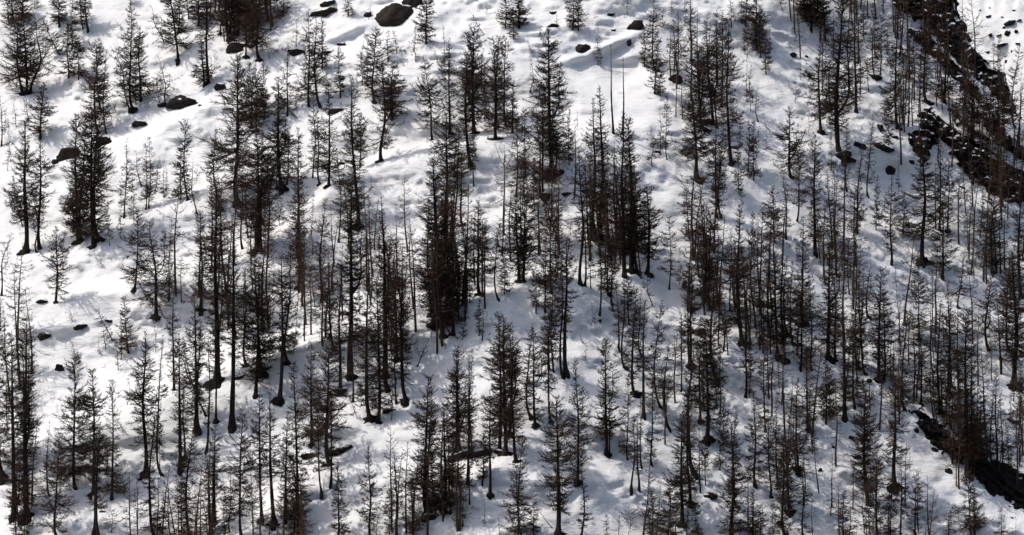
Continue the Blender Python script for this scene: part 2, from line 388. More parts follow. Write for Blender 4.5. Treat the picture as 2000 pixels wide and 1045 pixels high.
outcrop("rock_outcrop", [(1778,296),(1775,262),(1793,248),(1792,215),(1812,210),(1850,240),(1885,262),(1915,276),(1952,306),(1990,330),(2015,345),(2015,400),(1975,398),(1925,372),(1890,352),(1880,330),(1868,318),(1852,290),(1835,272),(1815,300),(1795,304)],
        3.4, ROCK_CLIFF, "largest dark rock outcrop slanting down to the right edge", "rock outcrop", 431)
outcrop("rock_gully", [(1772,793),(1800,799),(1828,818),(1850,836),(1882,860),(1908,872),(1938,895),(1968,905),(2010,935),(2015,1006),(1985,992),(1955,976),(1925,962),(1905,938),(1885,918),(1868,900),(1848,888),(1826,874),(1806,856),(1794,836),(1790,820),(1778,806)],
        1.6, ROCK_BARE, "long black rock band running down to the bottom right corner", "rock band", 461)
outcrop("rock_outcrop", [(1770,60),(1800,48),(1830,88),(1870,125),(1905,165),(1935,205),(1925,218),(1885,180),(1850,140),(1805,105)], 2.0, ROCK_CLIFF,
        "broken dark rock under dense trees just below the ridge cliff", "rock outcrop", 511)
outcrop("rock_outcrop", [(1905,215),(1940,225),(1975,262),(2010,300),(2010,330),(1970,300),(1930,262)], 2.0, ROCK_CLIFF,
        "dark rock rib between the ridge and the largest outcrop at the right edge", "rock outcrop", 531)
outcrop("rock_slab", [(1845,195),(1862,200),(1905,250),(1950,290),(1940,296),(1895,262),(1862,235)], 1.6, ROCK_BROWN,
        "narrow brown rock rib just above the largest outcrop", "rock slab", 491)

# ------------------------------------------------------------------ larches, bare in late winter
def axis_fn(H, dx, rs, bend, sweep, dy):
    p1, p2 = rs.uniform(0, 6.28, 2); a1 = bend*H*rs.uniform(0.4, 1)*rs.choice([-1, 1]); a2 = bend*H*0.35
    sx = sweep*rs.choice([-0.4, 1, 1]); 
    def P(t):
        t = np.asarray(t, float); h = t*H
        bx = a1*np.sin(math.pi*t)*np.sin(math.pi*t*0.9+0.3)+a2*(np.sin(t*9+p1)-math.sin(p1))*t*(1-t)*2.0
        by = 0.6*a1*np.sin(math.pi*t+0.7*math.sin(p2))*t*(1-t)*2
        x = dx*t+bx+sx*(np.exp(-h/1.6)-1)*-1*0-sx*(1-np.exp(-h/1.8))*(1-t)
        y = dy*t+by
        return np.stack([x, y, h], -1)
    return P
def tube(pts, rad, sides, base=0):
    """pts (n,3), rad (n,) -> verts, quads of one tapered tube"""
    n = len(pts); T = np.gradient(pts, axis=0); T /= np.linalg.norm(T, axis=1)[:, None]+1e-9
    up = np.array([0.0, 1.0, 0.02]); A = np.cross(T, up); A /= np.linalg.norm(A, axis=1)[:, None]+1e-9; B = np.cross(T, A)
    an = np.arange(sides)*2*math.pi/sides
    V = pts[:, None]+rad[:, None, None]*(np.cos(an)[None, :, None]*A[:, None]+np.sin(an)[None, :, None]*B[:, None])
    i = np.arange(n-1)[:, None]; j = np.arange(sides)[None]
    q = np.stack([i*sides+j, i*sides+(j+1) % sides, (i+1)*sides+(j+1) % sides, (i+1)*sides+j], -1).reshape(-1, 4)+base
    return V.reshape(-1, 3), q
def prisms(P, R):
    """P (n,k,3) polylines, R (n,k) radii -> three sided tapered tubes"""
    n, k, _ = P.shape; T = P[:, -1]-P[:, 0]; T /= np.linalg.norm(T, axis=1)[:, None]+1e-9
    A = np.cross(T, np.array([0.13, 0.2, 0.97])); A /= np.linalg.norm(A, axis=1)[:, None]+1e-9; B = np.cross(T, A)
    an = np.arange(3)*2*math.pi/3+0.5
    O = np.cos(an)[None, :, None]*A[:, None]+np.sin(an)[None, :, None]*B[:, None]           # n,3,3
    V = P[:, :, None]+R[:, :, None, None]*O[:, None]                                          # n,k,3,3
    b = (np.arange(n)*k*3)[:, None, None]; i = np.arange(k-1)[None, :, None]*3; j = np.arange(3)[None, None]; j2 = (j+1) % 3
    q0, q1, q2, q3 = b+i+j, b+i+j2, b+i+3+j2, b+i+3+j
    F1 = np.stack([q0, q1, q2], -1).reshape(-1, 3); F2 = np.stack([q0, q2, q3], -1).reshape(-1, 3)
    return V.reshape(-1, 3), np.concatenate([F1, F2])
def ribbons(P, R, rs):
    n, k, _ = P.shape; T = norm(P[:, -1]-P[:, 0]); A = norm(np.cross(T, norm(rs.normal(size=(n, 3)))))
    V = np.stack([P-A[:, None]*R[:, :, None], P+A[:, None]*R[:, :, None]], 2)
    b = (np.arange(n)*k*2)[:, None]; i = np.arange(k-1)[None]*2
    F1 = np.stack([b+i, b+i+1, b+i+3], -1).reshape(-1, 3); F2 = np.stack([b+i, b+i+3, b+i+2], -1).reshape(-1, 3)
    return V.reshape(-1, 3), np.concatenate([F1, F2])
def norm(a): return a/(np.linalg.norm(a, axis=-1, keepdims=True)+1e-9)
STYLE = {  # crown start, shape power, branches per metre, twig density, trunk factor, bend
 'G': (0.15, 0.46, 10.5, 1.0, 1/28., 0.012), 'F': (0.10, 0.52, 9.0, 0.95, 1/36., 0.015), 'T': (0.36, 0.50, 8.0, 1.0, 1/34., 0.016),
 'S': (0.15, 0.50, 7.6, 0.9, 1/46., 0.016), 'P': (0.18, 0.75, 4.6, 0.6, 1/62., 0.03), 'K': (0.25, 0.45, 5.0, 0.8, 1/34., 0.06),
 'O': (0.15, 0.60, 7.5, 0.9, 1/30., 0.02), 'D': (0.45, 0.5, 0.8, 0.15, 1/34., 0.012)}
def crown_arrays(P, H, W, st, rs, detail, start, r0, Ht=None, side=None):
    cs, pw, bpm, td, tf, bend = STYLE[st]
    if start is not None: cs = start
    L = (1-cs)*H; n = max(8, int(bpm*1.3*L*detail))
    t = cs+(1-cs)*np.sort(rs.uniform(0, 1, n)**1.05); t = np.minimum(t, 0.992)
    s = (t-cs)/(1-cs)
    prof = np.clip(1-s, 0.03, 1)**pw*(0.72+0.28*sstep(s/0.15))
    lump = 0.75+0.5*vnoise(s*7+rs.rand()*50, s*0+3.3, 7)+0.25*vnoise(s*19+9, s*0, 8)
    ln = W/2*prof*rs.uniform(0.62, 1.38, n)*np.clip(lump+0.1, 0.55, 1.35)
    ln = np.where(rs.rand(n) < 0.16, ln*0.4, ln)
    if st in 'O': ln = np.where(rs.rand(n) < 0.2, ln*1.35, ln)
    ln = np.maximum(ln, 0.22)
    ph = rs.uniform(0, 2*math.pi, n)
    p0 = P(t)
    out = np.stack([np.cos(ph), np.sin(ph), 0*ph], -1)
    # low limbs droop then turn up, top ones rise
    rise = -0.58+1.0*s**1.3+rs.normal(0, 0.24, n)
    curl = 0.52*(1-0.6*s)+rs.normal(0, 0.10, n)
    K = 4 if detail > 0.7 else 3; q = np.linspace(0, 1, K)[None, :, None]
    wob = rs.normal(0, 0.05, (n, K, 3))*q*ln[:, None, None]
    perp = np.stack([-np.sin(ph), np.cos(ph), 0*ph], -1); side_b = rs.normal(0, 0.16, n)
    Bp = p0[:, None]+ln[:, None, None]*(out[:, None]*q+perp[:, None]*side_b[:, None, None]*q*q)
    Bp = Bp+wob; Bp[:, :, 2] += ln[:, None]*(rise[:, None]*q[:, :, 0]+curl[:, None]*q[:, :, 0]**2.2)
    br = np.clip(0.016*ln+0.026, 0.032, 0.085)*(1.35 if st in 'OG' else 1.0)
    R = br[:, None]*np.linspace(1, 0.35, K)[None]*1.0
    V1, F1 = ribbons(Bp, R, rs)
    # twigs: short spurs and side shoots along every limb
    nt_ = np.maximum(2, (ln*TPM*td*detail).astype(int)); idx = np.repeat(np.arange(n), nt_); m = len(idx)
    f = rs.uniform(0.12, 1.0, m)**0.8; ff = f*(K-1); k0 = np.minimum(ff.astype(int), K-2); fr = (ff-k0)[:, None]
    a = Bp[idx, k0]*(1-fr)+Bp[idx, k0+1]*fr; bd = norm(Bp[idx, k0+1]-Bp[idx, k0])
    rd = norm(rs.normal(size=(m, 3))); dirn = norm(bd*0.7+rd*0.95+np.array([0, 0, -0.16]))
    lng = rs.rand(m) < 0.26                                      # side branchlets and short spurs
    dirn = np.where(lng[:, None], norm(bd*1.0+rd*0.62+np.array([0, 0, 0.05])), dirn)
    tl = np.where(lng, rs.uniform(0.35, 0.75, m)*ln[idx]*(1.05-0.6*f), rs.uniform(0.22, 0.62, m)*np.clip(ln[idx]/1.3, 0.45, 1.2))
    tl = np.maximum(tl, 0.18)
    tw = TW*rs.uniform(0.7, 1.3, m)*np.where(lng, 0.95, 1.0); sd = norm(np.cross(dirn, rs.normal(size=(m, 3))))
    mid = a+dirn*tl[:, None]*0.45+np.array([0, 0, -0.05])*tl[:, None]*rs.uniform(-0.5, 2, (m, 1))
    tip = a+dirn*tl[:, None]+np.array([0, 0, 0.20])*tl[:, None]*rs.uniform(-.5, 1, (m, 1))
    L = np.nonzero(lng)[0]; S_ = np.nonzero(~lng)[0]
    V2 = np.stack([a[L], mid[L]+sd[L]*tw[L, None], mid[L]-sd[L]*tw[L, None], tip[L]], 1)
    b = (np.arange(len(L))*4)[:, None]
    F2 = np.concatenate([b+np.array([[0, 1, 2]]), b+np.array([[2, 1, 3]])])
    V3 = np.stack([a[S_]-sd[S_]*tw[S_, None], a[S_]+sd[S_]*tw[S_, None], tip[S_]], 1); F3 = np.arange(len(S_)*3).reshape(-1, 3)
    return [(V1, F1), (V2.reshape(-1, 3), F2), (V3.reshape(-1, 3), F3)]
TW = 0.042
STAT = [0]
TPM = 16.5
def join(parts):
    V = []; Fs = []; b = 0
    for v, f in parts: V.append(v); Fs.append(f+b); b += len(v)
    return np.concatenate(V), np.concatenate(Fs)
PROTO = {}
def young(name, u, v, tu, tv, wpx, st, seed):
    rs = np.random.RandomState(seed)
    X, Y, Z = (float(a) for a in ground(u, v)); s = (D+Y)/F; H = (v-tv)*s; dx = (tu-u)*s; W = min(wpx*s*1.36, 0.40*H+0.8)
    tall = H > 7.5; key = (st, tall, seed % (7 if st in 'SP' else 4))
    if key not in PROTO:
        rp = np.random.RandomState(9000+hash_key(key)); H0, W0 = (11.0, 3.2) if tall else (6.0, 2.1)
        cs, pw, bpm, td, tf, bend = STYLE[st]
        P = axis_fn(H0, 0, rp, bend*1.3*rp.uniform(0.3, 1.5), rp.uniform(0, 0.4), 0); t = np.linspace(0, 1, 12)**1.2
        r0 = max(0.06, H0*tf*0.5); pts = np.vstack([P(0.0)-np.array([0, 0, 1.0]), P(t)])
        rad = r0*((1-t)**0.85*0.92+0.05)*(1+0.5*np.exp(-t*H0/0.35)); rad = np.r_[rad[0]*1.2, rad]
        Vt, q = tube(pts, rad, 6); V, Fc = join(crown_arrays(P, H0, W0, st, rp, 1.5 if tall else 1.25, max(0.08, cs-0.05), r0))
        STAT[0] += len(Fc); PROTO[key] = (mesh_np("trunk", Vt, q, BARK, 4, True), mesh_np("crown", V, Fc, TWIG_DARK if st == 'D' else TWIG), H0, W0)
    tk, cr, H0, W0 = PROTO[key]
    root = link(name, None, None, (X, Y, Z)); root.empty_display_size = 0.5
    Lh = math.hypot(H, dx); root.rotation_euler = (rs.normal(0, 0.03), math.atan2(dx, H), rs.choice([0.0, math.pi])+rs.uniform(-0.5, 0.5) if abs(dx) < 0.12*H else 0)
    k = float(np.clip(W/W0, 0.45, 1.9)); root.scale = (k, k, Lh/H0)
    link("trunk", tk, root); link("crown", cr, root)
    return root
def hash_key(k): return ord(k[0])*31+int(k[1])*7+k[2]*101
def larch(name, u, v, tu, tv, wpx, st, seed, detail):
    rs = np.random.RandomState(seed)
    X, Y, Z = (float(a) for a in ground(u, v)); s = (D+Y)/F
    H = (v-tv)*s; dx = (tu-u)*s; W = wpx*s*1.18
    cs, pw, bpm, td, tf, bend = STYLE[st]
    bend *= rs.uniform(0.3, 2.2); H0 = H+0.0
    P = axis_fn(H, dx, rs, bend, (0 if st == 'D' else rs.uniform(0, 1.0)**1.6)*min(1.2, H/12), rs.normal(0, 0.02)*H)
    root = link(name, None, None, (X, Y, Z)); root.empty_display_size = 0.5
    # trunk with flared foot that goes into the snow
    r0 = np.clip(H*tf/2*rs.uniform(0.85, 1.2), 0.05, 0.62)
    if st == 'P': r0 = max(0.045, H*tf/2)
    n = 18; t = np.linspace(0, 1, n)**1.25; pts = P(t)
    rad = r0*((1-t)**0.8*0.90+0.04)*(1+0.05*np.sin(t*37+seed))
    h = t*H; rad = rad*(1+(0.75 if H > 9 else 0.5)*np.exp(-h/(0.25+r0)))*(1+0.05*rs.normal(size=n))
    top = 0.30*r0 if st == 'D' else 0.012
    rad[-1] = top
    foot = pts[0]-np.array([0.0, 0, 1.2+r0]); pts = np.vstack([foot, pts]); rad = np.r_[rad[0]*1.25, rad]
    Vt, q = tube(pts, rad, 7)
    tk = link("trunk", mesh_np("trunk", Vt, q, BARK, 4, True), root)
    if st in 'GO' or (st in 'FT' and H > 13 and rs.rand() < 0.6):      # dark skirt of roots, bark litter and soil at the foot
        nn = 14; an = np.linspace(0, 2*math.pi, nn, endpoint=False); R0 = r0*rs.uniform(1.6, 2.8)+0.15
        rg = []
        for fr_, zz in ((1.0, -0.55), (0.8, 0.05), (0.5, 0.35), (0.22, 0.9)):
            q_ = R0*fr_*(1+0.25*rs.normal(size=nn)*(fr_ > 0.3)); rg.append(np.stack([q_*np.cos(an)*1.25, q_*np.sin(an), zz*R0*0.55+0*an+q_*np.sin(an)*0.55], -1))
        Vs = np.concatenate(rg); i_ = np.arange(3)[:, None]*nn; j_ = np.arange(nn)[None]
        qs = np.stack([i_+j_, i_+(j_+1) % nn, i_+nn+(j_+1) % nn, i_+nn+j_], -1).reshape(-1, 4)
        link("root_flare", mesh_np("root_flare", Vs, qs, ROCK_BARE, 4, True), root)
    start = float(np.clip(cs+rs.normal(0, 0.05), 0.06, 0.6))
    parts = crown_arrays(P, H, W, st, rs, detail, start, r0)
    if st == 'T':   # dead stubs on the lower trunk
        parts += crown_arrays(P, H*1.0, W*0.42, 'D', rs, detail*2.0, 0.12, r0)
    if st in 'GF' and H > 11:
        parts += crown_arrays(P, H, W*0.5, 'D', rs, detail*1.2, 0.05, r0)
    V, Fc = join(parts); STAT[0] += len(Fc)
    cr = link("crown", mesh_np("crown", V, Fc, TWIG_DARK if st == 'D' else TWIG), root)
    if st in 'KO' or (st == 'G' and rs.rand() < 0.25):      # forks: second leaders that leave the trunk and turn upwards
        for k in range(2 if st == 'K' else 1):
            t0 = rs.uniform(0.22, 0.5); sgn = 1 if k == 0 else -1
            Lf = H*rs.uniform(0.35, 0.6)*(1-t0*0.3); p0 = P(t0); o0 = sgn*rs.uniform(0.12, 0.22)*Lf+0.25*sgn; oy = rs.uniform(-0.5, 0.5)
            def P2(tt, p0=p0, Lf=Lf, o0=o0, oy=oy):
                tt = np.asarray(tt, float); e = 1-np.exp(-tt*5)
                return p0+np.stack([o0*e+0.1*o0*np.sin(tt*7), oy*e, Lf*(tt*0.9+0.1*tt*tt)], -1)
            tt = np.linspace(0, 1, 12); rr = r0*(1-t0)*0.6*((1-tt)**0.8*0.95+0.05)
            Vf, qf = tube(P2(tt), rr, 6)
            lm = link("limb", mesh_np("limb", Vf, qf, BARK, 4, True), root)
            Vc, Fc2 = join(crown_arrays(P2, Lf, W*0.5, 'S', rs, detail, 0.2, r0*0.5))
            tag(link("limb_twigs", mesh_np("limb_twigs", Vc, Fc2, TWIG), lm), kind="stuff")
    return root

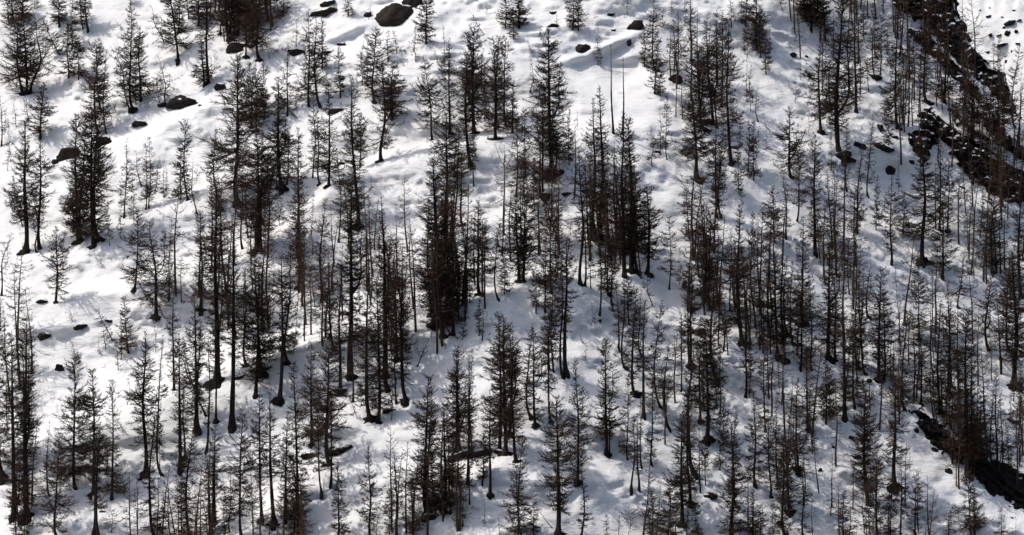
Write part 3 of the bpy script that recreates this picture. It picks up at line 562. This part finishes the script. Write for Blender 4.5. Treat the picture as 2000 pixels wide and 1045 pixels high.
# u, v of the foot, u, v of the tip, crown width (photo pixels), habit
TREES = """17,45,8,-20,27,S 24,44,26,-27,37,F 42,40,43,-40,44,F 44,183,34,37,64,O 52,181,44,7,80,G 59,179,69,34,44,K 116,50,112,-23,37,F 117,107,84,37,44,S
134,152,136,44,34,S 141,97,141,20,30,S 154,154,152,72,30,S 162,55,159,-20,27,S 172,59,169,-40,30,T 141,15,139,-20,20,S 67,17,64,-20,20,S 74,15,73,-13,13,P
199,219,188,80,50,F 208,261,208,97,37,S 194,261,194,84,54,F 229,224,214,188,27,P 253,213,226,90,47,K 260,213,258,13,57,F 266,204,265,134,20,P 275,194,273,50,50,F
250,198,250,151,10,P 255,10,251,-27,30,F 320,82,295,10,47,K 348,116,327,-34,67,G 350,64,348,-30,37,S 369,35,365,-30,37,F 387,50,382,-34,34,F 312,208,303,147,34,K
323,201,310,111,44,K 399,168,392,60,54,F 3,285,0,188,40,K 32,248,27,201,17,P 55,228,49,183,17,P 79,268,70,161,50,F 141,168,132,154,10,P 240,57,224,39,17,P
15,334,13,233,17,P 50,491,49,236,60,G 72,493,60,357,34,K 78,486,80,266,54,T 44,441,25,344,23,S 154,473,149,223,54,G 161,471,168,240,54,F 184,483,178,213,70,G
194,468,188,260,47,T 144,451,134,367,50,F 214,479,218,384,17,P 236,466,236,372,13,P 243,424,248,270,27,S 261,429,263,350,17,P 285,409,285,280,27,S 291,407,291,270,27,S
303,374,295,307,20,P 276,364,265,293,30,P 321,395,321,310,13,P 324,395,324,317,10,P 353,390,355,290,30,S 368,391,362,231,40,F 384,416,377,310,34,K 262,566,270,411,54,F
305,617,291,434,67,O 330,581,335,427,30,S 334,561,333,488,17,P 109,591,109,441,70,O 3,578,20,457,40,K 204,519,183,501,10,P 392,603,390,417,54,F 37,519,34,501,10,P
219,664,188,604,37,S 206,679,201,637,30,P 199,694,193,661,13,P 231,723,223,664,20,P 236,703,236,607,20,P 251,689,243,580,30,S 148,693,137,661,20,P 157,709,147,691,13,P
147,731,145,688,17,P 248,791,245,738,17,P 304,688,307,624,13,P 142,627,134,601,13,P 382,843,379,557,50,F 25,1013,22,651,57,F 54,1010,50,624,60,G 50,883,55,735,44,F
5,930,3,584,47,F 34,1055,28,963,30,S 47,1050,44,930,20,S 97,970,98,824,20,S 111,1050,117,846,57,F 147,955,147,695,74,F 183,963,181,722,74,G 183,1043,188,829,40,T
194,1050,194,839,34,T 218,975,219,742,50,F 206,926,201,856,27,S 240,841,224,809,20,P 285,926,285,648,60,G 303,1050,303,796,50,F 317,930,317,655,30,S 312,909,310,775,17,P
352,919,350,651,44,F 361,894,358,745,27,T 340,762,338,554,30,S 402,811,355,661,44,K 390,842,392,628,30,T 382,846,375,796,20,P 374,1050,377,829,50,F 335,1050,330,943,37,K
318,1050,318,970,23,S 355,1050,353,943,27,S 218,1040,214,986,34,K 407,162,402,-27,30,T 410,157,420,104,20,K 449,80,447,-50,57,F 480,111,482,-20,47,F 464,67,462,-67,67,G
507,116,511,-34,67,G 526,114,516,67,34,K 430,64,434,-60,60,F 495,54,494,-67,57,F 484,40,480,-74,60,F 547,37,534,-27,27,S 552,32,554,-27,27,S 579,90,579,37,17,P
603,208,603,17,44,S 626,209,618,37,47,T 629,134,629,35,27,F 636,183,636,114,13,P 562,223,562,84,37,S 516,231,517,114,23,S 501,255,499,127,50,F 490,248,487,117,50,F
465,395,464,111,80,G 551,365,544,151,54,G 560,360,557,251,34,S 540,365,541,268,27,S 611,347,611,184,30,S 703,328,705,221,23,T 691,308,666,201,30,K 665,188,667,90,27,S
708,164,707,80,20,P 716,168,715,90,20,P 698,181,698,134,10,P 732,198,735,57,50,G 745,315,747,111,60,O 765,233,763,117,44,F 775,104,769,60,27,S 790,129,785,101,10,P
779,147,782,111,10,P 680,32,681,-20,30,F 720,37,725,7,10,P 758,111,757,60,20,S 474,486,472,334,37,T 504,491,501,250,67,G 512,491,512,260,60,F 430,407,420,253,40,F
485,464,480,334,30,S 546,441,546,360,17,P 625,360,621,231,34,T 642,364,641,154,44,F 661,473,658,293,30,S 700,439,685,146,54,F 722,375,720,344,10,P 710,364,710,344,7,P
588,523,583,250,40,F 581,561,584,401,37,F 610,498,611,374,17,P 609,586,608,511,13,P 629,588,635,389,44,F 685,736,685,357,60,G 412,531,413,350,23,S 758,763,763,456,50,F
753,735,745,383,47,T 425,746,422,349,57,G 454,835,455,446,57,T 499,775,497,507,74,F 512,728,507,520,57,G 526,708,522,520,20,P 482,714,480,520,40,F 545,781,549,490,47,T
562,708,569,480,54,F 573,688,560,523,17,P 651,681,643,513,44,F 635,634,635,567,17,P 665,763,666,520,37,F 689,785,687,634,23,T 723,817,720,520,50,F 738,822,735,540,44,F
774,783,767,601,20,S 765,820,767,611,17,P 794,783,785,520,47,F 784,688,784,544,44,F 698,818,675,755,13,P 702,614,700,527,13,P 775,701,770,500,44,F 422,822,420,635,34,T
403,883,407,661,23,S 420,1025,420,822,34,T 408,1050,403,883,40,F 415,1042,417,879,34,F 439,1050,440,950,23,S 449,1040,450,909,23,S 472,1050,474,796,60,F 512,1017,507,769,54,T
536,1020,526,765,50,T 557,1017,561,809,54,F 578,997,573,708,64,F 573,1050,574,896,40,F 593,1047,591,909,30,S 608,869,608,668,54,F 628,960,618,772,44,S 645,909,643,672,77,G
646,948,648,762,27,T 583,1050,583,973,34,F 660,1050,659,893,50,F 723,1053,718,866,47,F 735,1047,732,997,20,P 775,1050,770,883,44,T 760,1050,758,956,23,S 833,85,833,-23,30,F
812,121,811,50,20,P 844,273,828,111,50,F 867,129,868,50,17,P 858,129,844,84,10,P 879,261,877,74,47,F 927,261,926,54,54,G 919,322,911,101,50,F 916,201,917,57,40,F
925,362,925,261,20,T 951,27,950,5,10,P 943,64,917,20,10,P 987,55,988,-20,27,S 1014,55,1019,-20,44,G 1003,79,1003,34,20,F 968,273,964,77,60,G 974,250,974,70,44,T
989,246,988,74,50,F 1001,260,1001,157,44,F 947,236,946,127,20,S 1035,179,1034,114,23,P 1038,99,1031,80,13,P 1055,72,1054,47,10,P 1088,55,1089,27,13,P 1119,59,1118,-17,27,S
1130,60,1131,-20,23,S 1167,127,1166,54,17,P 1174,131,1178,97,10,P 1078,342,1071,54,70,G 1063,384,1060,174,50,F 1085,342,1085,241,34,T 1103,152,1088,124,13,P 1103,188,1095,151,13,P
1043,223,1042,194,17,P 1099,268,1097,204,13,P 1112,322,1112,214,17,S 1128,248,1128,218,7,P 1163,456,1158,191,47,F 1170,462,1171,168,40,F 1198,261,1193,87,20,D 1199,261,1184,221,7,D
1008,385,1009,228,37,S 1026,337,1028,214,27,S 1134,556,1130,295,40,T 1025,427,1024,300,37,T 874,474,872,220,60,G 903,441,902,293,37,T 888,357,895,256,30,S 850,632,845,310,74,G
844,615,837,411,50,F 867,655,872,468,64,G 884,652,884,484,47,F 880,622,880,488,40,F 892,603,892,488,40,F 908,625,909,434,37,S 918,591,917,451,20,P 937,576,934,390,54,O
1014,551,1006,384,67,G 1022,551,1024,354,50,F 974,586,976,429,47,T 985,575,986,488,20,S 1044,411,1044,310,23,S 1046,464,1041,411,13,P 1090,474,1086,344,57,K 1077,571,1076,401,60,F
1090,541,1090,468,50,F 1065,608,1065,468,37,F 1047,608,1046,501,20,S 1142,558,1142,417,23,T 1154,563,1152,494,20,T 1171,618,1168,461,27,T 1155,635,1155,591,13,P 1163,635,1162,608,10,P
1179,476,1184,334,30,F 1189,575,1187,441,40,F 1195,595,1194,468,44,F 936,656,934,575,20,S 942,656,944,601,20,K 903,664,907,601,17,S 870,683,869,651,10,P 1081,726,1081,534,34,S
1107,731,1107,457,50,T 1100,736,1099,534,27,T 1072,721,1066,601,54,T 1076,824,1073,634,37,T 1046,830,1041,631,50,O 1037,815,1040,641,30,T 1145,708,1144,674,10,P 1140,671,1132,651,13,P
976,879,973,608,50,F 987,888,983,615,60,G 995,852,996,635,40,T 1009,903,1001,648,47,F 957,966,957,762,44,T 942,943,940,842,30,S 834,1002,837,735,60,G 842,991,844,762,57,F
867,997,869,789,50,F 901,886,895,671,50,G 890,883,892,675,40,F 914,943,916,685,37,F 921,896,922,682,20,S 917,981,914,876,20,T 880,993,875,842,34,F 885,950,884,839,30,F
904,1018,903,950,20,S 892,1050,893,926,23,S 945,1030,944,973,10,P 1011,1050,1008,909,54,F 1021,1050,1020,846,44,S 1043,1050,1043,980,44,F 978,1050,974,1003,13,P 1090,1043,1086,775,64,G
1127,941,1123,702,50,F 1135,1047,1135,899,30,F 1184,889,1182,661,57,G 1190,889,1191,762,27,T 1185,1050,1185,1007,23,S 807,1050,803,936,30,F 820,1030,818,970,20,S 1216,263,1217,111,20,D
1225,22,1225,-7,13,P 1280,137,1279,-20,34,F 1279,183,1270,77,37,S 1289,188,1288,114,20,S 1259,129,1257,57,27,S 1295,55,1295,13,17,S 1311,27,1311,-13,10,P 1324,151,1324,44,57,O
1337,50,1336,-7,13,P 1350,117,1349,-20,34,F 1393,241,1378,40,50,G 1373,253,1364,101,57,G 1401,250,1400,134,30,T 1401,168,1400,20,30,F 1409,209,1411,20,34,F 1428,317,1423,47,50,F
1361,350,1349,161,60,G 1428,45,1426,-7,20,S 1448,45,1449,-13,20,S 1456,52,1457,-20,23,S 1453,104,1454,50,13,S 1458,121,1460,60,13,P 1478,97,1477,-20,34,F 1486,111,1486,17,23,S
1496,144,1496,60,23,S 1503,104,1503,47,10,P 1458,189,1457,124,17,P 1466,216,1466,127,17,P 1481,238,1480,168,20,K 1481,265,1483,241,7,P 1496,295,1496,251,10,P 1560,50,1558,34,13,P
1584,57,1582,-50,50,F 1595,40,1595,-54,50,F 1569,30,1565,-50,54,F 1528,20,1522,-20,30,K 1563,156,1563,121,10,P 1543,174,1540,157,13,P 1553,201,1554,147,13,P 1446,288,1447,224,20,S
1461,335,1463,235,23,S 1273,322,1272,245,23,P 1289,303,1288,211,23,P 1303,313,1303,184,27,S 1544,345,1542,208,57,O 1580,261,1580,228,13,P 1472,352,1472,236,20,S 1399,422,1398,233,40,F
1408,422,1414,250,34,F 1444,380,1442,293,20,S 1450,399,1450,350,13,P 1557,431,1558,273,34,S 1592,494,1591,260,40,F 1346,466,1352,367,27,S 1307,565,1307,424,37,S 1274,596,1269,514,20,K
1264,536,1264,360,60,G 1245,533,1242,340,67,G 1234,531,1228,233,57,G 1220,541,1218,216,50,F 1327,556,1327,491,13,P 1388,602,1389,417,67,G 1374,585,1374,390,44,F 1366,541,1366,407,30,F
1426,608,1421,474,34,T 1450,669,1445,401,47,G 1466,535,1461,417,20,S 1438,602,1435,468,20,S 1473,612,1472,511,20,P 1490,620,1490,404,40,F 1535,459,1527,320,23,S 1513,474,1517,364,30,F
1220,718,1220,534,30,T 1208,679,1203,550,27,T 1228,634,1228,540,27,T 1242,775,1243,564,44,F 1252,693,1252,567,37,F 1257,810,1259,584,30,T 1292,798,1292,587,40,S 1307,838,1306,668,37,T
1331,765,1330,614,23,S 1348,713,1347,520,57,G 1401,741,1398,517,50,F 1413,683,1411,590,30,T 1406,808,1406,668,30,S 1456,776,1455,601,37,T 1465,776,1463,678,20,S 1484,683,1483,567,23,S
1495,842,1496,651,37,S 1518,696,1513,490,57,G 1532,703,1530,466,30,F 1520,709,1523,647,7,P 1540,656,1538,500,27,T 1550,674,1548,510,34,F 1570,631,1569,423,40,F 1563,723,1562,567,44,F
1585,723,1582,550,34,S 1580,842,1575,668,44,F 1273,909,1275,745,37,S 1381,856,1378,635,50,G 1368,822,1368,631,34,F 1357,926,1356,661,34,F 1378,948,1379,856,17,T 1226,899,1227,729,37,S
1233,953,1238,819,20,T 1248,955,1245,819,20,T 1254,916,1252,779,23,T 1228,1050,1227,990,40,K 1272,1050,1272,960,37,S 1269,953,1267,909,13,P 1304,1050,1297,936,44,S 1332,1022,1332,809,57,G
1347,983,1344,759,57,F 1342,1050,1344,986,17,T 1368,963,1366,839,23,T 1359,1050,1359,956,20,S 1406,916,1404,812,17,S 1414,881,1414,775,20,S 1438,990,1436,802,44,F 1429,1050,1427,806,50,F
1443,1050,1445,1003,27,K 1475,950,1472,765,37,F 1471,1050,1471,956,30,F 1484,1050,1484,986,37,F 1505,971,1500,802,37,F 1519,945,1517,782,30,F 1510,1050,1510,976,17,S 1533,1045,1530,852,47,F
1540,1003,1542,796,40,F 1547,997,1545,846,27,T 1558,926,1558,739,47,O 1569,1050,1569,899,34,F 1587,886,1582,842,20,S 1603,258,1602,84,60,O 1644,308,1650,-27,70,G 1672,218,1669,-20,40,F
1611,72,1605,-20,27,F 1687,74,1686,0,20,S 1702,17,1702,-7,10,P 1712,156,1707,17,37,S 1719,154,1721,27,30,S 1754,251,1754,20,44,F 1761,251,1764,194,20,S 1776,154,1774,67,30,S
1734,104,1734,44,23,S 1811,201,1811,44,54,G 1845,201,1841,84,40,F 1855,174,1878,114,27,K 1881,218,1881,134,23,S 1896,278,1896,127,34,F 1902,268,1903,134,30,F 1922,228,1922,157,20,S
1942,265,1941,168,27,S 1950,278,1953,161,40,T 1941,129,1942,84,20,S 1982,248,1992,87,30,S 1623,333,1624,265,17,S 1615,168,1614,80,17,P 1689,124,1689,94,10,P 1695,384,1706,218,23,S
1736,291,1734,191,20,S 1654,374,1655,240,20,S 1672,454,1684,283,34,F 1711,449,1710,344,17,S 1742,511,1743,344,44,F 1756,374,1755,300,10,P 1763,461,1761,377,30,S 1801,508,1801,266,64,G
1828,447,1828,320,27,S 1835,451,1835,273,34,F 1841,541,1841,377,40,F 1851,451,1853,310,34,F 1871,411,1871,350,17,P 1897,411,1897,360,10,P 1914,462,1921,370,20,S 1938,531,1942,367,50,G
1930,682,1938,535,40,O 1625,474,1615,337,37,F 1659,575,1658,468,20,T 1871,602,1885,491,57,O 1994,578,1995,344,44,F 1751,558,1749,514,17,P 1883,457,1888,424,10,P 1786,560,1788,494,13,P
1617,701,1620,477,60,G 1631,701,1630,534,40,F 1650,820,1650,473,37,F 1669,793,1667,614,44,F 1679,721,1674,534,37,F 1690,731,1684,574,40,F 1696,621,1701,510,44,O 1716,741,1722,527,50,G
1726,741,1724,567,40,F 1795,661,1793,520,47,F 1798,790,1796,627,50,F 1768,802,1773,607,54,F 1823,815,1818,674,30,S 1838,803,1837,584,40,F 1853,768,1851,550,37,F 1858,756,1857,584,40,F
1873,778,1871,701,20,S 1955,731,1960,617,23,K 1970,684,1972,500,44,F 1980,753,1977,487,54,G 1994,815,1994,708,20,S 1613,827,1613,704,30,F 1621,815,1621,718,27,S 1670,828,1669,795,10,P
1890,930,1885,605,67,G 1896,916,1898,661,50,F 1688,903,1685,739,44,F 1697,985,1690,762,57,G 1692,1050,1693,986,17,T 1749,950,1749,735,50,G 1714,1050,1714,866,47,F 1759,1050,1761,913,30,T
1789,1050,1790,923,44,F 1739,1050,1737,936,27,S 1777,918,1777,883,10,P 1647,1050,1644,956,30,S 1657,1050,1656,976,34,S 1853,1050,1850,997,34,F 1898,1050,1888,923,57,F 1903,1043,1902,950,30,F
1955,1050,1956,993,27,S 1984,1050,1984,997,7,D 1940,906,1941,755,30,F 1947,909,1945,712,23,F 1957,909,1953,772,23,S 1969,926,1972,826,20,S 1972,822,1967,749,13,S 1989,936,1997,883,20,S
1917,893,1918,772,34,F 1873,863,1873,796,23,S 1858,839,1860,745,34,F 815,716,847,644,23,K 1078,1030,1041,980,13,D"""
T = []
for l in TREES.split():
    a = l.split(','); T.append(tuple(float(x) for x in a[:5])+(a[5],))
T.sort(key=lambda a: -(a[1]-a[3])*(1 if a[5] != 'P' else 0.5))
BIG = T[:299]; SMALL = T[299:]

# ---- landmarks by which each label singles its tree out
MARKS = [(352,203,"the undercut snow-capped rock"),(272,243,"the small rounded boulder"),(130,308,"the big brown boulder"),(87,660,"the upper black rock"),(116,722,"the lower black rock"),
 (770,36,"the largest brown slab"),(632,26,"the lesser brown slab"),(463,94,"the brown rock, top left group"),(656,217,"the dark rock, upper centre-left"),(745,314,"the lone flared larch"),
 (1134,98,"the scooped snow hollow"),(1243,54,"the long snow drift"),(1200,262,"the two dead snags"),(1548,108,"the lone stone, upper right"),(1080,337,"the tall central larch"),
 (1317,158,"the flat-topped larch"),(1734,333,"the round black rock, right slope"),(1722,288,"the notched ledge"),(1880,300,"the largest outcrop"),(1830,60,"the ridge cliff"),
 (655,886,"the thick larch's rock"),(940,888,"the dark lower ledge"),(1388,970,"the bottom black rock"),(1541,1003,"the reddish brown rock"),(1673,893,"the three stones, lower right"),
 (1852,922,"the gully's black rock"),(1900,880,"the black rock band"),(1978,823,"the right edge rock"),(109,592,"the broad lone larch"),(160,530,"the left clearing"),
 (510,490,"the twin-trunked larch"),(1025,560,"the bench crest's middle"),(1300,560,"the crest right of centre"),(620,675,"the bright snow rib"),(450,730,"the bench edge"),(780,820,"the lower snow shelf"),
 (1790,450,"the right grey snowfield"),(1330,350,"the central snow chute"),(1560,600,"the right-hand dense stand"),(1700,745,"the crest's right end"),(1240,770,"the trio with a dark mound"),
 (930,400,"the candelabra larch"),(860,480,"the darkest central stand"),(60,1010,"the bottom left corner"),(330,1000,"the bottom edge, left part"),(700,1000,"the bottom edge, centre-left"),
 (1000,1020,"the bottom edge's middle"),(1250,1000,"the bottom edge, centre-right"),(1700,1020,"the bottom edge, right part"),(1950,600,"the right edge's middle"),(10,700,"the left edge"),(1450,60,"the top edge, right part"),
 (880,60,"the top edge's middle"),(80,60,"the top left corner"),(1600,250,"the upper right slope"),(1430,880,"the lower right-centre trees"),(520,880,"the lower left-centre trees"),(1150,890,"the paired trunks, lower centre"),
 (1080,690,"the centre slope"),(560,560,"the middle left slope"),(240,820,"the lower left slope"),(1650,560,"the dense stand, right"),(1480,760,"the snow ramp, right")]
ORD = ["nearest", "second nearest", "third nearest", "fourth nearest", "fifth nearest", "sixth nearest", "seventh nearest", "eighth nearest", "ninth nearest", "tenth nearest", "eleventh nearest", "twelfth nearest"]
HAB = {'G': "thick-trunked dense", 'F': "full-crowned", 'T': "high-crowned", 'S': "slim sparse", 'P': "thin wispy", 'K': "crooked forked", 'O': "broad spreading", 'D': "dead bare"}
def labels(lst, young):
    cells = {}
    for i, a in enumerate(lst):
        u, v = min(max(a[0], 0), 2000), min(max(a[1], 0), 1045)
        d = [(math.hypot(u-m[0], v-m[1]), k) for k, m in enumerate(MARKS)]; dd, k = min(d)
        du, dv = u-MARKS[k][0], v-MARKS[k][1]
        side = ("right of" if du > 0 else "left of") if abs(du) > abs(dv) else ("downhill of" if dv > 0 else "uphill of")
        cells.setdefault((k, side), []).append((dd, i))
    out = {}
    for (k, side), l in cells.items():
        l.sort()
        for r, (dd, i) in enumerate(l):
            a = lst[i]; h = a[1]-a[3]; lean = a[2]-a[0]
            if young: size = "young" if h > 60 else "tiny"
            else: size = "very tall" if h > 235 else "tall" if h > 175 else "medium"
            ln = ", leaning left" if lean < -0.2*h else ", leaning right" if lean > 0.2*h else ""
            out[i] = f"{size} {HAB[a[5]]} larch, {ORD[min(r, 11)]} one {side} {MARKS[k][2]}{ln}"
    return out
for lst, young_kind, nm, det in ((BIG, False, "larch_tree", 1.0), (SMALL, True, "young_larch", 0.65)):
    lab = labels(lst, young_kind)
    for i, a in enumerate(lst):
        r = young(nm, a[0], a[1], a[2], a[3], a[4], a[5], 2000+i) if young_kind and a[5] not in 'KO' else larch(nm, a[0], a[1], a[2], a[3], a[4], a[5], (2000 if young_kind else 1000)+i, det)
        tag(r, lab[i], "tree", "young and small larches scattered over the snow" if young_kind else "bare larches on the snowy mountainside")

# the remaining small larches between and behind the others, too many and too small to pick out
def thicket():
    rs = np.random.RandomState(77); parts = []; stems = []; nv = 0
    ZONES = [((395,535,-60,95), 34, 170), ((1540,1720,-70,40), 31, 150), ((1700,1860,-60,120), 44, 150), ((1545,1740,30,240), 18, 140), ((1760,1990,120,330), 60, 150),
             ((1870,2000,300,560), 34, 160), ((1640,1990,600,840), 42, 150), ((1300,1400,120,240), 10, 150), ((830,950,480,640), 21, 190), ((580,800,560,690), 21, 160),
             ((1400,1660,500,700), 29, 160), ((1190,1270,440,550), 12, 180), ((640,800,480,600), 13, 150), ((330,560,560,680), 16, 170), ((1830,2000,830,960), 23, 140),
             ((1540,1840,960,1100), 16, 110), ((250,620,1030,1110), 26, 140), ((760,900,960,1080), 13, 170), ((1200,1560,1040,1110), 10, 120), ((0,70,640,1040), 10, 180), ((1280,1420,700,900), 10, 150), ((970,1100,440,560), 8, 140),
             ((420,600,480,700), 14, 190), ((980,1290,380,540), 18, 170), ((760,900,560,700), 12, 180), ((1330,1420,480,620), 10, 200), ((1580,1680,480,640), 12, 180), ((1480,1640,760,1000), 12, 150)]
    for (u0, u1, v0, v1), n, hh in ZONES:
        for _ in range(n):
            u = rs.uniform(u0, u1); v = rs.uniform(v0, v1); X, Y, Z = (float(a) for a in ground(u, v))
            edge = np.interp(Z, _rzs, _rxs)
            if X > edge-1.5: continue
            H = hh*0.1*rs.uniform(0.45, 1.25); P0 = axis_fn(H, rs.normal(0, 0.05)*H, rs, 0.02, 0.2, 0)
            P = lambda t, P0=P0, o=np.array([X, Y, Z]): P0(t)+o
            t = np.linspace(0, 1, 7); pts = P(t); pts[0, 2] -= 0.8
            Vt, q = tube(pts, H/85*(1.03-t)+0.015, 4)
            stems.append((Vt, np.concatenate([q[:, [0, 1, 2]], q[:, [0, 2, 3]]])))
            parts += crown_arrays(P, H, H*0.34, 'F' if rs.rand() < 0.8 else 'S', rs, 0.42, rs.uniform(0.12, 0.32), 0.1)
    V, Fc = join(parts+stems)
    o = link("larch_thicket", mesh_np("larch_thicket", V, Fc, TWIG)); tag(o, "small slender larches filling the gaps between the larger trees", kind="stuff"); STAT[0] += len(Fc)
thicket()
def litter():
    rs = np.random.RandomState(5); n = 3200; k = rs.randint(0, len(T), n)
    tu = np.array([a[0] for a in T])[k]+rs.normal(0, 22, n); tv = np.array([a[1] for a in T])[k]+rs.normal(0, 12, n)
    X, Y, Z = ground(tu, tv); A = np.stack([X, Y-0.06, Z+0.05], -1); ln = rs.uniform(0.15, 0.55, n)*np.where(rs.rand(n) < 0.08, 3.0, 1.0)
    an = rs.uniform(0, math.pi, n); d = np.stack([np.cos(an), 0.4*np.sin(an), 0.33*np.sin(an)], -1)
    Bp = np.stack([A, A+d*ln[:, None]*0.5+rs.normal(0, 0.04, (n, 3)), A+d*ln[:, None]], 1)
    V, Fc = prisms(Bp, np.stack([0*ln+0.022, 0*ln+0.035, 0*ln+0.012], 1)*(0.7+ln[:, None]))
    tag(link("forest_litter", mesh_np("forest_litter", V, Fc, TWIG)), "fallen twigs and cones strewn on the snow round the trees", kind="stuff")
litter()
print("TRIS crowns", STAT[0], "all", sum(len(m.loops)-2*len(m.polygons) for m in bpy.data.meshes))
